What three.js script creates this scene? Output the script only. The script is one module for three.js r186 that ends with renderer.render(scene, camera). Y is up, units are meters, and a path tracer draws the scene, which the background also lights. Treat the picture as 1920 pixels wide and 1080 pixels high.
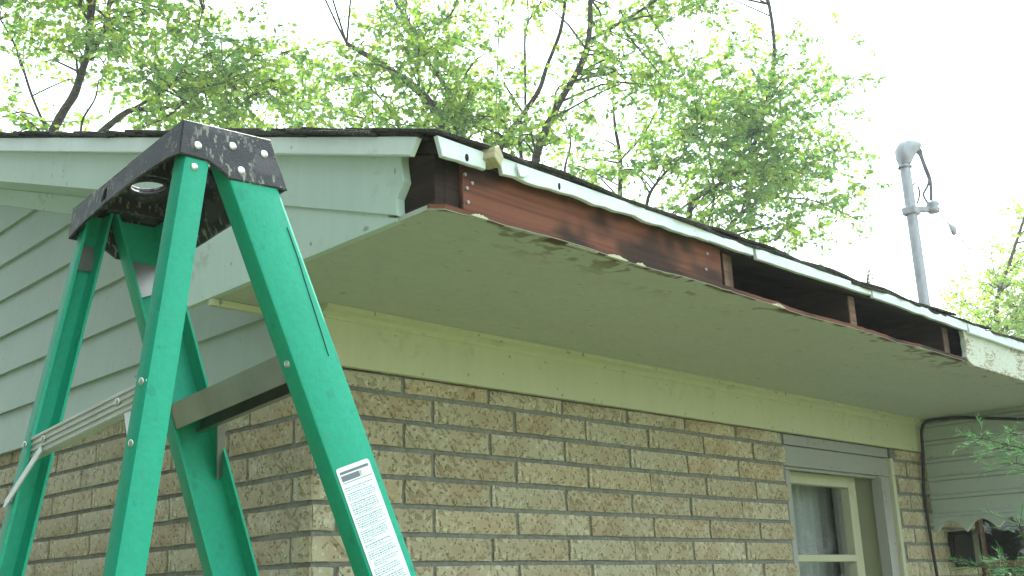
import * as THREE from 'three';
import { mergeGeometries, toCreasedNormals } from 'three/addons/utils/BufferGeometryUtils.js';
import { RoundedBoxGeometry } from 'three/addons/geometries/RoundedBoxGeometry.js';

// ---------------------------------------------------------------- camera, sky, sun, exposure
const H = 2.0;                                   // height of the brick corner's zero line above the lawn
const V3 = (x, y, z) => new THREE.Vector3(x, y, z);
const CAM = V3(-1.39018, -0.34442 + H, 2.03317);
const RGT = V3(0.71048348, -0.0313043, 0.70301726), UPV = V3(-0.17226438, 0.96087871, 0.21688035), FWD = V3(0.68230361, 0.27519474, -0.67729583);
const FOC = 1992.847;
const scene = new THREE.Scene();
const camera = new THREE.PerspectiveCamera(30.3226, 16 / 9, 0.05, 400);
camera.position.copy(CAM); camera.up.copy(UPV); camera.lookAt(CAM.clone().add(FWD));

const renderer = new THREE.WebGLRenderer({ antialias: true });
renderer.toneMapping = THREE.LinearToneMapping;
renderer.toneMappingExposure = 2.3;
scene.fog = new THREE.FogExp2(0xf8fbf8, 0.0035);
renderer.shadowMap.enabled = true;

const SUN_YAW = 60 * Math.PI / 180, SUN_EL = 50 * Math.PI / 180;
const SUND = V3(Math.sin(SUN_YAW) * Math.cos(SUN_EL), Math.sin(SUN_EL), -Math.cos(SUN_YAW) * Math.cos(SUN_EL));
{ // hazy bright sky: pale blue away from the sun, white towards it
  const w = 512, h = 256, d = new Float32Array(w * h * 4);
  for (let j = 0; j < h; j++) for (let i = 0; i < w; i++) {
    const v = (j + .5) / h, u = (i + .5) / w, th = (v - .5) * Math.PI, ph = (u - .5) * 2 * Math.PI;
    const y = Math.sin(th), x = Math.cos(th) * Math.cos(ph), z = Math.cos(th) * Math.sin(ph);
    const c = Math.max(-1, Math.min(1, x * SUND.x + y * SUND.y + z * SUND.z)), g = Math.acos(c);
    const e = Math.max(0, y), hz = Math.exp(-e * 3.2);
    const glow = 2.6 * Math.exp(-g * 2.2) + 1.15 * Math.exp(-g * .75);
    const base = 0.80 + 0.25 * hz;
    const k = (j * w + i) * 4, low = .80 * (y < 0 ? Math.max(.15, 1 + y * 6) : 1);
    d[k] = (base * (0.62 + .18 * hz) + glow * .90) * low; d[k + 1] = (base * (0.90 + .08 * hz) + glow) * low; d[k + 2] = (base * (1.04 - .04 * hz) + glow * 1.0) * low; d[k + 3] = 1;
  }
  const t = new THREE.DataTexture(d, w, h, THREE.RGBAFormat, THREE.FloatType);
  t.mapping = THREE.EquirectangularReflectionMapping; t.magFilter = t.minFilter = THREE.LinearFilter; t.wrapS = THREE.RepeatWrapping; t.needsUpdate = true;
  scene.background = t; scene.environment = t;
}
const sun = new THREE.DirectionalLight(new THREE.Color(1, .95, .86), 5);
sun.position.copy(SUND.clone().multiplyScalar(60)); sun.castShadow = true; sun.shadow.radius = 1.5;
Object.assign(sun.shadow.camera, { left: -30, right: 30, top: 30, bottom: -30, near: 1, far: 140 });
scene.add(sun, sun.target);

// ---------------------------------------------------------------- helpers
let seed = 1234567;
const rnd = () => { seed = (seed * 1664525 + 1013904223) >>> 0; return seed / 4294967296; };
const rr = (a, b) => a + (b - a) * rnd();
const lerp = (a, b, t) => a + (b - a) * t;
const sstep = (a, b, x) => { const t = Math.max(0, Math.min(1, (x - a) / (b - a))); return t * t * (3 - 2 * t); };
function noise2(px, py, s) {                     // tileable value noise with periods px, py
  const g = new Float32Array(px * py); let k = s * 7919 + 17;
  for (let i = 0; i < g.length; i++) { k = (k * 1664525 + 1013904223) >>> 0; g[i] = k / 4294967296; }
  return (x, y) => {
    const xi = Math.floor(x), yi = Math.floor(y), fx = x - xi, fy = y - yi, sx = fx * fx * (3 - 2 * fx), sy = fy * fy * (3 - 2 * fy);
    const m = (a, n) => ((a % n) + n) % n, x0 = m(xi, px), x1 = m(xi + 1, px), y0 = m(yi, py) * px, y1 = m(yi + 1, py) * px;
    return lerp(lerp(g[y0 + x0], g[y0 + x1], sx), lerp(g[y1 + x0], g[y1 + x1], sx), sy);
  };
}
function fbm(px, py, s, oct = 4) { const n = []; for (let i = 0; i < oct; i++) n.push(noise2(px << i, py << i, s + i * 31)); return (u, v) => { let a = 0, t = 0, w = .5; for (let i = 0; i < oct; i++) { a += w * n[i](u * (px << i), v * (py << i)); t += w; w *= .55; } return a / t; }; }
function tex(w, h, fn, srgb, metresX = 1, metresY = metresX) {
  const d = new Uint8Array(w * h * 4);
  for (let j = 0; j < h; j++) for (let i = 0; i < w; i++) { const c = fn(i / w, j / h), k = (j * w + i) * 4; for (let q = 0; q < 3; q++) d[k + q] = Math.max(0, Math.min(255, (c.length ? c[q] : c) * 255)); d[k + 3] = 255; }
  const t = new THREE.DataTexture(d, w, h); t.magFilter = THREE.LinearFilter; t.minFilter = THREE.LinearMipmapLinearFilter; t.generateMipmaps = true;
  t.wrapS = t.wrapT = THREE.RepeatWrapping; t.repeat.set(1 / metresX, 1 / metresY); if (srgb) t.colorSpace = THREE.SRGBColorSpace; t.needsUpdate = true; return t;
}
const mixc = (a, b, t) => [lerp(a[0], b[0], t), lerp(a[1], b[1], t), lerp(a[2], b[2], t)];
const M = (o) => new THREE.MeshStandardMaterial(o);
function uvBox(g, ou = 0, ov = 0) {              // uv in metres from the face that each triangle lies in
  if (g.index) g = g.toNonIndexed();
  const p = g.attributes.position, uv = new Float32Array(p.count * 2), a = V3(), b = V3(), c = V3();
  for (let i = 0; i < p.count; i += 3) {
    a.fromBufferAttribute(p, i); b.fromBufferAttribute(p, i + 1); c.fromBufferAttribute(p, i + 2);
    const n = b.clone().sub(a).cross(c.clone().sub(a)), ax = Math.abs(n.x), ay = Math.abs(n.y), az = Math.abs(n.z);
    for (let k = 0; k < 3; k++) {
      const q = [a, b, c][k]; let u, v;
      if (ax >= ay && ax >= az) { u = q.z; v = q.y; } else if (ay >= az) { u = q.x; v = q.z; } else { u = q.x; v = q.y; }
      uv[(i + k) * 2] = u + ou; uv[(i + k) * 2 + 1] = v + ov;
    }
  }
  g.setAttribute('uv', new THREE.BufferAttribute(uv, 2)); return g;
}
const box = (x0, x1, y0, y1, z0, z1, r = 0) => {
  const g = r ? new RoundedBoxGeometry(x1 - x0, y1 - y0, z1 - z0, 1, r) : new THREE.BoxGeometry(x1 - x0, y1 - y0, z1 - z0);
  return uvBox(g.translate((x0 + x1) / 2, (y0 + y1) / 2, (z0 + z1) / 2));
};
const merge = (a) => mergeGeometries(a.map(g => { let q = g.index ? g.toNonIndexed() : g; for (const k of Object.keys(q.attributes)) if (!['position', 'normal', 'uv'].includes(k)) q.deleteAttribute(k); if (!q.attributes.uv) q = uvBox(q); return q; }));
// polygon in the plane axis = const; pts [[a, b]...]; 'x': (z, y), 'y': (x, z), 'z': (x, y)
function slab(axis, pts, lo, hi, holes = [], bevel = 0) {
  const s = new THREE.Shape(pts.map(p => new THREE.Vector2(p[0], p[1])));
  for (const h of holes) s.holes.push(new THREE.Path(h.map(p => new THREE.Vector2(p[0], p[1]))));
  const g = new THREE.ExtrudeGeometry(s, { depth: hi - lo - 2 * bevel, bevelEnabled: bevel > 0, bevelThickness: bevel, bevelSize: bevel, bevelOffset: -bevel, bevelSegments: 1, curveSegments: 10 });
  g.translate(0, 0, lo + bevel);
  const p = g.attributes.position;
  for (let i = 0; i < p.count; i++) { const a = p.getX(i), b = p.getY(i), c = p.getZ(i); if (axis === 'x') p.setXYZ(i, c, b, a); else if (axis === 'y') p.setXYZ(i, a, c, b); }
  if (axis !== 'z') { // mirrored: flip the winding
    for (let i = 0; i < p.count; i += 3) for (const at of Object.values(g.attributes)) { const n = at.itemSize; for (let k = 0; k < n; k++) { const t = at.array[(i + 1) * n + k]; at.array[(i + 1) * n + k] = at.array[(i + 2) * n + k]; at.array[(i + 2) * n + k] = t; } }
    g.computeVertexNormals();
  }
  return uvBox(g);
}
const used = {};
const numbered = (n) => { const k = used[n] = (used[n] ?? -1) + 1; return k ? n + '_' + String(k).padStart(3, '0') : n; };
function mesh(name, g, m, parent) { const o = new THREE.Mesh(g, m); o.name = name; o.castShadow = o.receiveShadow = true; parent.add(o); return o; }
function thing(name, label, category, group, x = 0, y = 0, z = 0) { const o = new THREE.Group(); o.name = numbered(name); o.position.set(x, y, z); o.userData = { label, category }; if (group) o.userData.group = group; scene.add(o); return o; }
function tube(pts, radii, seg = 6, cap = true) {  // a tapering tube through points
  const pos = [], idx = [], n = pts.length; let ref = V3(.3, .1, .95);
  for (let i = 0; i < n; i++) {
    const t = pts[Math.min(n - 1, i + 1)].clone().sub(pts[Math.max(0, i - 1)]).normalize();
    const a = ref.clone().sub(t.clone().multiplyScalar(ref.dot(t))); if (a.lengthSq() < 1e-4) a.set(1, 0, 0).sub(t.clone().multiplyScalar(t.x)); a.normalize(); ref = a;
    const b = t.clone().cross(a), r = Array.isArray(radii) ? radii[i] : radii;
    for (let k = 0; k < seg; k++) { const q = k / seg * 2 * Math.PI; pos.push(...pts[i].clone().addScaledVector(a, Math.cos(q) * r).addScaledVector(b, Math.sin(q) * r).toArray()); }
  }
  for (let i = 0; i < n - 1; i++) for (let k = 0; k < seg; k++) { const a = i * seg + k, b = i * seg + (k + 1) % seg; idx.push(a, b, a + seg, b, b + seg, a + seg); }
  if (cap) for (const e of [0, n - 1]) { const c = pos.length / 3; pos.push(...pts[e].toArray()); for (let k = 0; k < seg; k++) { const a = e * seg + k, b = e * seg + (k + 1) % seg; e ? idx.push(a, b, c) : idx.push(b, a, c); } }
  const g = new THREE.BufferGeometry(); g.setAttribute('position', new THREE.Float32BufferAttribute(pos, 3)); g.setIndex(idx); g.computeVertexNormals(); return g;
}
const smooth = (pts, n) => new THREE.CatmullRomCurve3(pts).getPoints(n);
const at = (px, py, depth) => CAM.clone().addScaledVector(FWD, depth).addScaledVector(RGT, depth * (px - 960) / FOC).addScaledVector(UPV, -depth * (py - 540) / FOC);

// ---------------------------------------------------------------- materials
const n8 = fbm(8, 8, 3, 5), n4 = fbm(4, 4, 11, 4), n16 = fbm(16, 16, 5, 4), n64 = fbm(64, 64, 9, 2), gouge = fbm(10, 34, 21, 4), gouge2 = fbm(6, 26, 77, 4), streak = fbm(3, 60, 8, 4);
const fbmRot = fbm(6, 3, 51, 4), sc1 = fbm(52, 20, 61, 3), sc2 = fbm(4, 4, 67, 4);
const streakScuff = (u, v) => Math.max(sstep(.58, .72, sc1(u, v)) * sstep(.50, .66, sc2(u, v)), sstep(.70, .76, n64(u, v)) * sstep(.45, .6, sc2(v, u)) * .8);
const gA = fbm(60, 70, 21, 3), gB = fbm(22, 50, 77, 3), gC = fbm(5, 6, 79, 2);
const brickPit = (u, v) => { const k = gC(u, v), a = gA(u, v), b = gB(u, (v + u) % 1); return Math.max(sstep(.63, .72, a) * sstep(.34, .52, k), sstep(.64, .71, b) * sstep(.55, .68, k)); };
const brickBump = tex(1024, 1024, (u, v) => .72 - .6 * brickPit(u, v) + .30 * (n16(u, v) - .5) + .22 * (n64(u, v) - .5), false, .62);
const brickMap = tex(1024, 1024, (u, v) => { const p = brickPit(u, v), s = sstep(.62, .74, n64(u, v)), m = n8(u, v); let c = mixc([.80, .745, .645], [.72, .66, .56], m); c = mixc(c, [.44, .36, .27], p * .24); c = mixc(c, [.92, .90, .83], s * .42 * (1 - p)); c = mixc(c, [.66, .54, .42], sstep(.55, .75, n4(v, u)) * .35); return mixc(c, [.34, .29, .23], sstep(.74, .80, n64(v, u)) * .45); }, true, .62);
const bricks = [[1, 1, 1], [.9, .88, .85], [1.0, .97, .92], [.95, .97, .98]].map(c => M({ map: brickMap, color: new THREE.Color().setRGB(...c), bumpMap: brickBump, bumpScale: .0055, roughness: .95 }));
const mortar = M({ map: tex(256, 256, (u, v) => { const a = .535 + .10 * (n16(u, v) - .5) + .10 * (n64(u, v) - .5); return [a, a * .985, a * .94]; }, true, .5), bumpMap: tex(256, 256, (u, v) => n64(u, v), false, .4), bumpScale: .003, roughness: 1 });
const paintTex = (base, dirt, amt) => tex(512, 512, (u, v) => { const g = streak(v, u); let c = base.map(x => x * (1 + .05 * (n4(u, v) - .5) + .035 * (g - .5))); c = mixc(c, dirt, amt * .6 * sstep(.58, .8, n8(u, v)) * sstep(.4, .7, n64(u, v))); return mixc(c, [.36, .34, .28], sstep(.86, .90, n64(v, u)) * .5 * sstep(.5, .62, n4(v, u))); }, true, 1.1);
const grainBump = tex(512, 512, (u, v) => .5 + .5 * (streak(v, u) - .5) + .25 * (n64(u, v) - .5), false, .6);
const grainBumpZ = tex(512, 512, (u, v) => .5 + .5 * (streak(u, v) - .5) + .25 * (n64(u, v) - .5), false, .6);
const whitePaint = M({ map: paintTex([.925, .95, .95], [.55, .52, .44], .25), bumpMap: grainBump, bumpScale: .0006, roughness: .55 });
const sagePaint = M({ map: paintTex([.79, .85, .815], [.52, .5, .42], .4), bumpMap: grainBump, bumpScale: .0012, roughness: .7 });
const friezePaint = M({ map: paintTex([.80, .785, .66], [.5, .44, .34], .22), bumpMap: grainBump, bumpScale: .0008, roughness: .7 });
const sidingPaint = M({ map: paintTex([.69, .74, .71], [.52, .5, .42], .2), bumpMap: grainBump, bumpScale: .0008, roughness: .65 });
const soffitPaint = M({
  map: (() => { const t = tex(2048, 512, (u, v) => { // u: 3.4 m along the eave, v: 0.72 m out from the wall; peeling and stains near the outer edge
    let c = [.76, .77, .725].map(x => x * (1 + .05 * (n4(u, v) - .5) + .05 * (n64(u * 3 % 1, v) - .5)));
    const edge = sstep(.80, .99, v), sp = n16(u * 2 % 1, v * .9), f = n64(u * 2 % 1, v * .5);
    c = mixc(c, [.40, .33, .23], edge * sstep(.56, .66, sp) * sstep(.35, .55, f) * .6);
    c = mixc(c, [.33, .2, .12], sstep(.965, .985, v + (sp - .5) * .05) * sstep(.42, .52, n16(u * 4 % 1, .3)) * .85);
    return mixc(c, [.45, .4, .3], sstep(.84, .9, n64(v, u * 2 % 1)) * .3);
  }, true, 1); t.repeat.set(1 / 3.4, 1 / .81); t.offset.set(.23 / 3.4, .105 / .81); return t; })(), bumpMap: grainBump, bumpScale: .0008, roughness: .8,
});
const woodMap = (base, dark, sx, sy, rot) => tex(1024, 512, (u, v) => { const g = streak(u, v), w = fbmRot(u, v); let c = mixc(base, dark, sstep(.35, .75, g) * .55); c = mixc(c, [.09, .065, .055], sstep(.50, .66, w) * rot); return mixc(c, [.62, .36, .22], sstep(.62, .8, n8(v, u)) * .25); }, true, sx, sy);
const brownWood = M({ map: woodMap([.51, .305, .235], [.33, .18, .135], 1.4, .5, .6), bumpMap: grainBumpZ, bumpScale: .0025, roughness: .85 });
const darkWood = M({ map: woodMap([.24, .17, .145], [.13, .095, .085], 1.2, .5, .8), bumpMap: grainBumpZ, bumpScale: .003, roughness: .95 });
const rafterWood = M({ map: woodMap([.52, .40, .33], [.34, .25, .2], .4, .3, .3), bumpMap: grainBump, bumpScale: .002, roughness: .9 });
const newWood = M({ map: woodMap([.76, .72, .58], [.66, .60, .46], .4, .1, 0), roughness: .8 });
const shingleMats = [[.235, .215, .195], [.20, .19, .175], [.26, .24, .21]].map((b, i) => M({ map: tex(512, 512, (u, v) => { const s = n64((u + i * .3) % 1, v), q = n8(u, (v + i * .2) % 1); return mixc(b.map(x => x * (.65 + .8 * s)), [.33, .33, .22], sstep(.58, .75, q) * .5); }, true, .35), bumpMap: tex(256, 256, (u, v) => n64(u, v), false, .2), bumpScale: .003, roughness: 1 }));
const green = M({ map: tex(768, 768, (u, v) => { let c = [.0, .61, .485].map(x => x * (1 + .07 * (n64(u, v) - .5) + .05 * (n4(u, v) - .5))); c = mixc(c, [.45, .52, .42], sstep(.74, .82, n64(v, u)) * sstep(.52, .64, n8(v, u)) * .6); return mixc(c, [.03, .45, .38], sstep(.70, .8, n16(v, u)) * .3); }, true, .35), bumpMap: tex(512, 512, (u, v) => .5 * n64(u, v) + .5 * streak(v, u), false, .25), bumpScale: .0005, roughness: .62 });
const black = M({ map: tex(768, 768, (u, v) => { let c = [.19, .18, .20].map(x => x * (1 + .5 * (n16(u, v) - .5))); const sc = streakScuff(u, v); c = mixc(c, [.66, .65, .58], sc * .8); return mixc(c, [.50, .48, .52], sstep(.48, .72, n8(v, u)) * .38); }, true, .30), bumpMap: tex(256, 256, (u, v) => n64(u, v), false, .12), bumpScale: .0006, roughness: .55 });
const alu = M({ color: new THREE.Color().setRGB(.55, .55, .55), metalness: .85, roughness: .38, bumpMap: tex(256, 256, (u, v) => streak(u, v), false, .3), bumpScale: .0003 });
const aluDull = M({ map: tex(256, 256, (u, v) => { const a = .58 + .12 * (n8(u, v) - .5); return [a, a * .985, a * .96]; }, true, .3), metalness: .8, roughness: .36 });
const aluPale = M({ map: tex(256, 256, (u, v) => { const a = .80 + .12 * (n8(u, v) - .5); return [a, a, a * .98]; }, true, .3), metalness: .3, roughness: .45 });
const steel = M({ color: new THREE.Color().setRGB(.62, .62, .62), metalness: .9, roughness: .3 });
const rubber = M({ color: new THREE.Color().setRGB(.03, .03, .03), roughness: .8 });
const cableBlack = M({ color: new THREE.Color().setRGB(.012, .012, .014), roughness: .6 });
const bark = M({ map: tex(512, 512, (u, v) => { const a = streak(u * 1 % 1, v), c = mixc([.36, .31, .28], [.17, .14, .125], sstep(.3, .7, a)); return mixc(c, [.42, .41, .36], sstep(.6, .75, n8(u, v)) * .35); }, true, .5), bumpMap: grainBump, bumpScale: .012, roughness: 1 });
const glass = new THREE.MeshPhysicalMaterial({ color: 0xffffff, transmission: 1, thickness: 0, roughness: .02, ior: 1.5, specularIntensity: .28 });
const curtainMat = new THREE.MeshPhysicalMaterial({ map: tex(256, 256, (u, v) => { const a = .74 + .1 * (n64(u, v) - .5); return [a * .97, a, a]; }, true, .2), transmission: .25, thickness: 0, roughness: 1, side: THREE.DoubleSide });
const creamTrim = M({ map: paintTex([.78, .76, .66], [.5, .46, .36], .3), roughness: .6 });
const greyFrame = M({ map: paintTex([.69, .68, .67], [.4, .4, .36], .3), metalness: .3, roughness: .5 });
const drywall = M({ color: new THREE.Color().setRGB(.45, .43, .38), roughness: 1 });
const panelMat = M({ map: paintTex([.68, .705, .675], [.42, .42, .36], .4), bumpMap: grainBumpZ, bumpScale: .0006, roughness: .5 });
const galv = M({ map: tex(256, 256, (u, v) => { const a = .66 + .16 * (n8(u, v) - .5); return [a, a * .99, a * 1.02]; }, true, .3), metalness: .35, roughness: .55 });

// ---------------------------------------------------------------- ground
{
  const g = new THREE.PlaneGeometry(240, 240, 60, 60).rotateX(-Math.PI / 2), p = g.attributes.position;
  for (let i = 0; i < p.count; i++) { const x = p.getX(i), z = p.getZ(i), far = sstep(14, 60, Math.hypot(x, z)); p.setY(i, far * 1.2 * (n4((x / 240 + .5) % 1, (z / 240 + .5) % 1) - .55)); }
  g.computeVertexNormals();
  const uv = g.attributes.uv; for (let i = 0; i < uv.count; i++) uv.setXY(i, p.getX(i), p.getZ(i));
  const m = M({ map: tex(1024, 1024, (u, v) => { const s = n64(u, v), q = n8(u, v), r = n4(v, u); let c = mixc([.39, .44, .28], [.50, .54, .38], s); c = mixc(c, [.52, .48, .28], sstep(.55, .8, q) * .45); return mixc(c, [.28, .35, .18], sstep(.5, .75, r) * .4); }, true, 7), bumpMap: tex(512, 512, (u, v) => n64(u, v), false, 1), bumpScale: .03, roughness: 1 });
  const o = mesh('ground', g, m, scene); o.userData = { kind: 'structure', label: 'lawn around the house', category: 'lawn' };
}

// ---------------------------------------------------------------- house
const house = thing('house', 'tan brick house with white trim, olive soffit and a rotted eave board', 'house');
const part = (name, g, m, label) => { const o = mesh(name, g, m, house); o.position.y = H; if (label) o.userData.label = label; return o; };
const SL = .3376;                                             // roof slope
const deckTop = (z) => z > -3.65 ? .440 + SL * (.70 - z) : .440 + SL * 4.35 - SL * (-3.65 - z);
const rakeTop = (z) => deckTop(z), rakeBot = (z) => z > -3.65 ? .324 + SL * (.591 - z) : .324 + SL * 4.241 - SL * (-3.65 - z);
const bh = .0677, bl = .292;                                  // brick course and module
const XE = 9, ZB = -7.3;                                      // far ends of the house
const BOT = -H - .05;

// bricks: a front grid with uneven faces and eased edges
const brickCache = {};
function brickGeo(len, hgt, vi) {
  const key = Math.round(len * 200) + '_' + Math.round(hgt * 400) + '_' + vi;
  if (brickCache[key]) return brickCache[key];
  const nx = len > .15 ? 4 : 2, ny = 2, dp = .05, pos = [], idx = [], id = (i, j) => j * (nx + 1) + i;
  for (let j = 0; j <= ny; j++) for (let i = 0; i <= nx; i++) {
    const e = i === 0 || i === nx || j === 0 || j === ny;
    pos.push((i / nx - .5) * len + (e ? rr(-.0015, .0015) : rr(-.006, .006)), (j / ny - .5) * hgt + (e ? rr(-.0015, .0012) : 0), e ? -.0025 + rr(-.002, .001) : rr(-.001, .0035));
  }
  for (let j = 0; j < ny; j++) for (let i = 0; i < nx; i++) idx.push(id(i, j), id(i + 1, j), id(i + 1, j + 1), id(i, j), id(i + 1, j + 1), id(i, j + 1));
  const ring = []; for (let i = 0; i < nx; i++) ring.push(id(i, 0)); for (let j = 0; j < ny; j++) ring.push(id(nx, j)); for (let i = nx; i > 0; i--) ring.push(id(i, ny)); for (let j = ny; j > 0; j--) ring.push(id(0, j));
  const b0 = pos.length / 3; for (const k of ring) pos.push(pos[k * 3], pos[k * 3 + 1], -dp);
  for (let k = 0; k < ring.length; k++) { const k2 = (k + 1) % ring.length; idx.push(ring[k], b0 + k, b0 + k2, ring[k], b0 + k2, ring[k2]); }
  let g = new THREE.BufferGeometry(); g.setAttribute('position', new THREE.Float32BufferAttribute(pos, 3)); g.setIndex(idx);
  g = uvBox(toCreasedNormals(g, .7), rnd() * .8, rnd() * .8); return brickCache[key] = g;
}
// lays courses on one wall; a0..a1 along the wall, spans() gives the brick extents of a course
function layBricks(parent, courses, spans, place) {
  const low = [];
  for (const k of courses) {                                  // course k lies between the joints y = (k)*bh and (k+1)*bh
    const yb = k * bh + .0064, yt = Math.min((k + 1) * bh - .0064, .179);
    if (yt - yb < .012) continue;
    for (const [a, b] of spans(k)) {
      if (b - a < .025) continue;
      const g = brickGeo(b - a, yt - yb, Math.floor(rnd() * 5)), c = (a + b) / 2, y = (yb + yt) / 2;
      if (k >= -12) { const o = mesh('brick', g, bricks[Math.floor(rnd() * 4)], parent); place(o, c, y, rr(-.002, .0025)); }
      else { const o = new THREE.Object3D(); place(o, c, y, 0); o.updateMatrix(); low.push(g.clone().applyMatrix4(o.matrix)); }
    }
  }
  if (low.length) { const o = mesh('lower_brickwork', merge(low), bricks[0], parent); o.userData.kind = 'stuff'; }
}
const courseList = []; for (let k = 2; k >= -30; k--) courseList.push(k);
const row = (first, a1, skip) => { const out = []; let a = .0, b = first; while (a < a1 - .01) { out.push([a + (a ? .006 : 0), Math.min(b, a1) - .006]); a = b; b += bl; } return out; };
function cut(list, o0, o1) { const out = []; for (const [a, b] of list) { if (b <= o0 || a >= o1) out.push([a, b]); else { if (a < o0) out.push([a, o0]); if (b > o1) out.push([o1, b]); } } return out; }
const WX0 = 2.032, WX1 = 2.868, WY0 = -1.25;                  // window opening
const PX0 = 3.62, PX1 = 4.7, PY1 = .02, PY0 = -1.2;           // porch window opening
{ // long wall under the eave
  const s = [];
  s.push(box(.006, WX0, BOT, .62, -.22, -.009), box(WX1, PX0, BOT, .62, -.22, -.009), box(WX0, WX1, .182, .62, -.22, -.009), box(WX0, WX1, BOT, WY0, -.22, -.009), box(PX1, XE, BOT, .62, -.22, -.009), box(PX0, PX1, PY1, .62, -.22, -.009), box(PX0, PX1, BOT, PY0, -.22, -.009));
  const w = part('brick_wall', merge(s), mortar);
  layBricks(w, courseList, (k) => { let l = row((k & 1) ? .0695 : .266, 3.62); if ((k + 1) * bh > WY0) l = cut(l, WX0, WX1); return l; }, (o, c, y, d) => o.position.set(c, y, d));
}
{ // gable wall
  const w = part('brick_wall', box(.009, .22, BOT, .182, ZB, -.009), mortar);
  layBricks(w, courseList, (k) => row((k & 1) ? .282 : .086, 4.4), (o, c, y, d) => { o.position.set(-d, y, -c); o.rotation.y = -Math.PI / 2; });
}
{ // rest of the shell, out of sight
  const o = part('rear_wall', merge([box(0, XE, BOT, .34, ZB, ZB + .2), box(XE - .2, XE, BOT, .34, ZB + .2, -.22)]), mortar);
  part('ceiling', box(.22, XE - .2, .36, .40, ZB + .2, -.22), drywall); part('floor', box(.22, XE - .2, -1.75, -1.7, ZB + .2, -.22), drywall);
  part('partition_wall', box(.22, XE - .2, -1.7, .36, -3.5, -3.4), drywall);
}
{ // lap siding on the gable, each board a part
  const back = part('siding_sheathing', slab('x', [[-.005, .1825], [-.005, rakeBot(0) - .012], [-3.65, rakeBot(-3.65) - .012], [ZB, rakeBot(ZB) - .012], [ZB, .1825]], .012, .2), darkWood);
  const rv = .148, top = (z) => rakeBot(z) - .052;
  for (let k = 0; k < 12; k++) {
    const y0 = .181 + rv * k, y1 = y0 + rv + .012, zAt = (y) => Math.min(0, .591 - (y + .052 - .324) / SL);
    const a0 = zAt(y0), a1 = zAt(y1), q0 = -7.3 - a0, q1 = -7.3 - a1;
    if (a1 < -3.6) break;
    const xb = -.017, xt = -.003, xi = .011, P = [[xb, y0, a0], [xb, y0, q0], [xt, y1, q1], [xt, y1, a1], [xi, y0, a0], [xi, y0, q0], [xi, y1, q1], [xi, y1, a1]];
    const q = (a, b, c, d) => [...P[a], ...P[b], ...P[c], ...P[a], ...P[c], ...P[d]];
    const g = new THREE.BufferGeometry(); g.setAttribute('position', new THREE.Float32BufferAttribute([...q(0, 3, 2, 1), ...q(0, 1, 5, 4), ...q(3, 7, 6, 2), ...q(0, 4, 7, 3), ...q(1, 2, 6, 5), ...q(4, 5, 6, 7)], 3)); g.computeVertexNormals();
    mesh('siding_board', uvBox(g, rnd(), rnd()), sidingPaint, back);
  }
}
{ // frieze, crown and soffit under the eave
  part('frieze_board', box(.0, 3.118, .181, .300, .003, .020, .002), friezePaint);
  part('crown_moulding', slab('x', [[.002, .289], [.0235, .289], [.0255, .2955], [.032, .302], [.045, .3075], [.046, .3185], [.002, .3185]], -.0, 3.118), friezePaint);
  part('crown_return', box(-.2265, -.0185, .302, .3185, -.096, -.080, .002), friezePaint);
  const e = [[-.018, .0], [-.018, -.098], [-.2235, -.098], [-.2235, .670]]; let x = -.20; let wob = 0;
  while (x < 3.11) { wob = Math.max(-.007, Math.min(.007, wob + rr(-.0045, .0045))); e.push([x, .697 + wob + (x < -.15 ? -.012 : 0)]); x += rr(.012, .05); }
  e.push([3.118, .697], [3.118, .0]);
  const so = part('soffit_panel', slab('y', e, .319, .328), soffitPaint);
  // thin remains of the torn fascia along the soffit's edge
  for (const [a, b] of [[.115, .205], [-.145, -.105], [.235, .30], [.33, .36], [.86, .92], [1.66, 1.70]]) {
    const t = [], n = 9; for (let i = 0; i <= n; i++) t.push([lerp(a, b, i / n), .3195 + .006 * Math.sin(i / n * Math.PI) * rr(.2, 1)]); t.push([b, .317], [a, .317]);
    mesh('paint_flake', slab('z', t, .6935, .7015), creamTrim, so);
  }
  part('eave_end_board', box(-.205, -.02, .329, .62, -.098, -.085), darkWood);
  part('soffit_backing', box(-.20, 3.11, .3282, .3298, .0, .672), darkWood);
  { const p = e.slice(3, -2), o = [...p, ...p.slice().reverse().map(([a, b]) => [a, b - .004])].map(([a, b]) => [a, b + .0012]); mesh('torn_edge', slab('y', o, .3205, .3292), brownWood, so); }
}
// wooden structure of the eave
for (let x = -.19, i = 0; x < 9; x += i ? .605 : .275, i++) {
  if (x > 3.2) break;
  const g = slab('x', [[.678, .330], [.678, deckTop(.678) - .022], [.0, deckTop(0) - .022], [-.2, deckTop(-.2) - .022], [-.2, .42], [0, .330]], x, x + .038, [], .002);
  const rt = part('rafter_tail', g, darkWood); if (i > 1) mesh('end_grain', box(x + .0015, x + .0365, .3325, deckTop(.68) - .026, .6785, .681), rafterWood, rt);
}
part('roof_deck', merge([slab('x', [[.705, deckTop(.705)], [-3.65, deckTop(-3.65)], [-3.65, deckTop(-3.65) - .02], [.705, deckTop(.705) - .02]], -.215, XE + .2), slab('x', [[-3.651, deckTop(-3.65)], [ZB - .7, deckTop(ZB - .7)], [ZB - .7, deckTop(ZB - .7) - .02], [-3.651, deckTop(-3.65) - .02]], -.215, XE + .2)]), darkWood);
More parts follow.
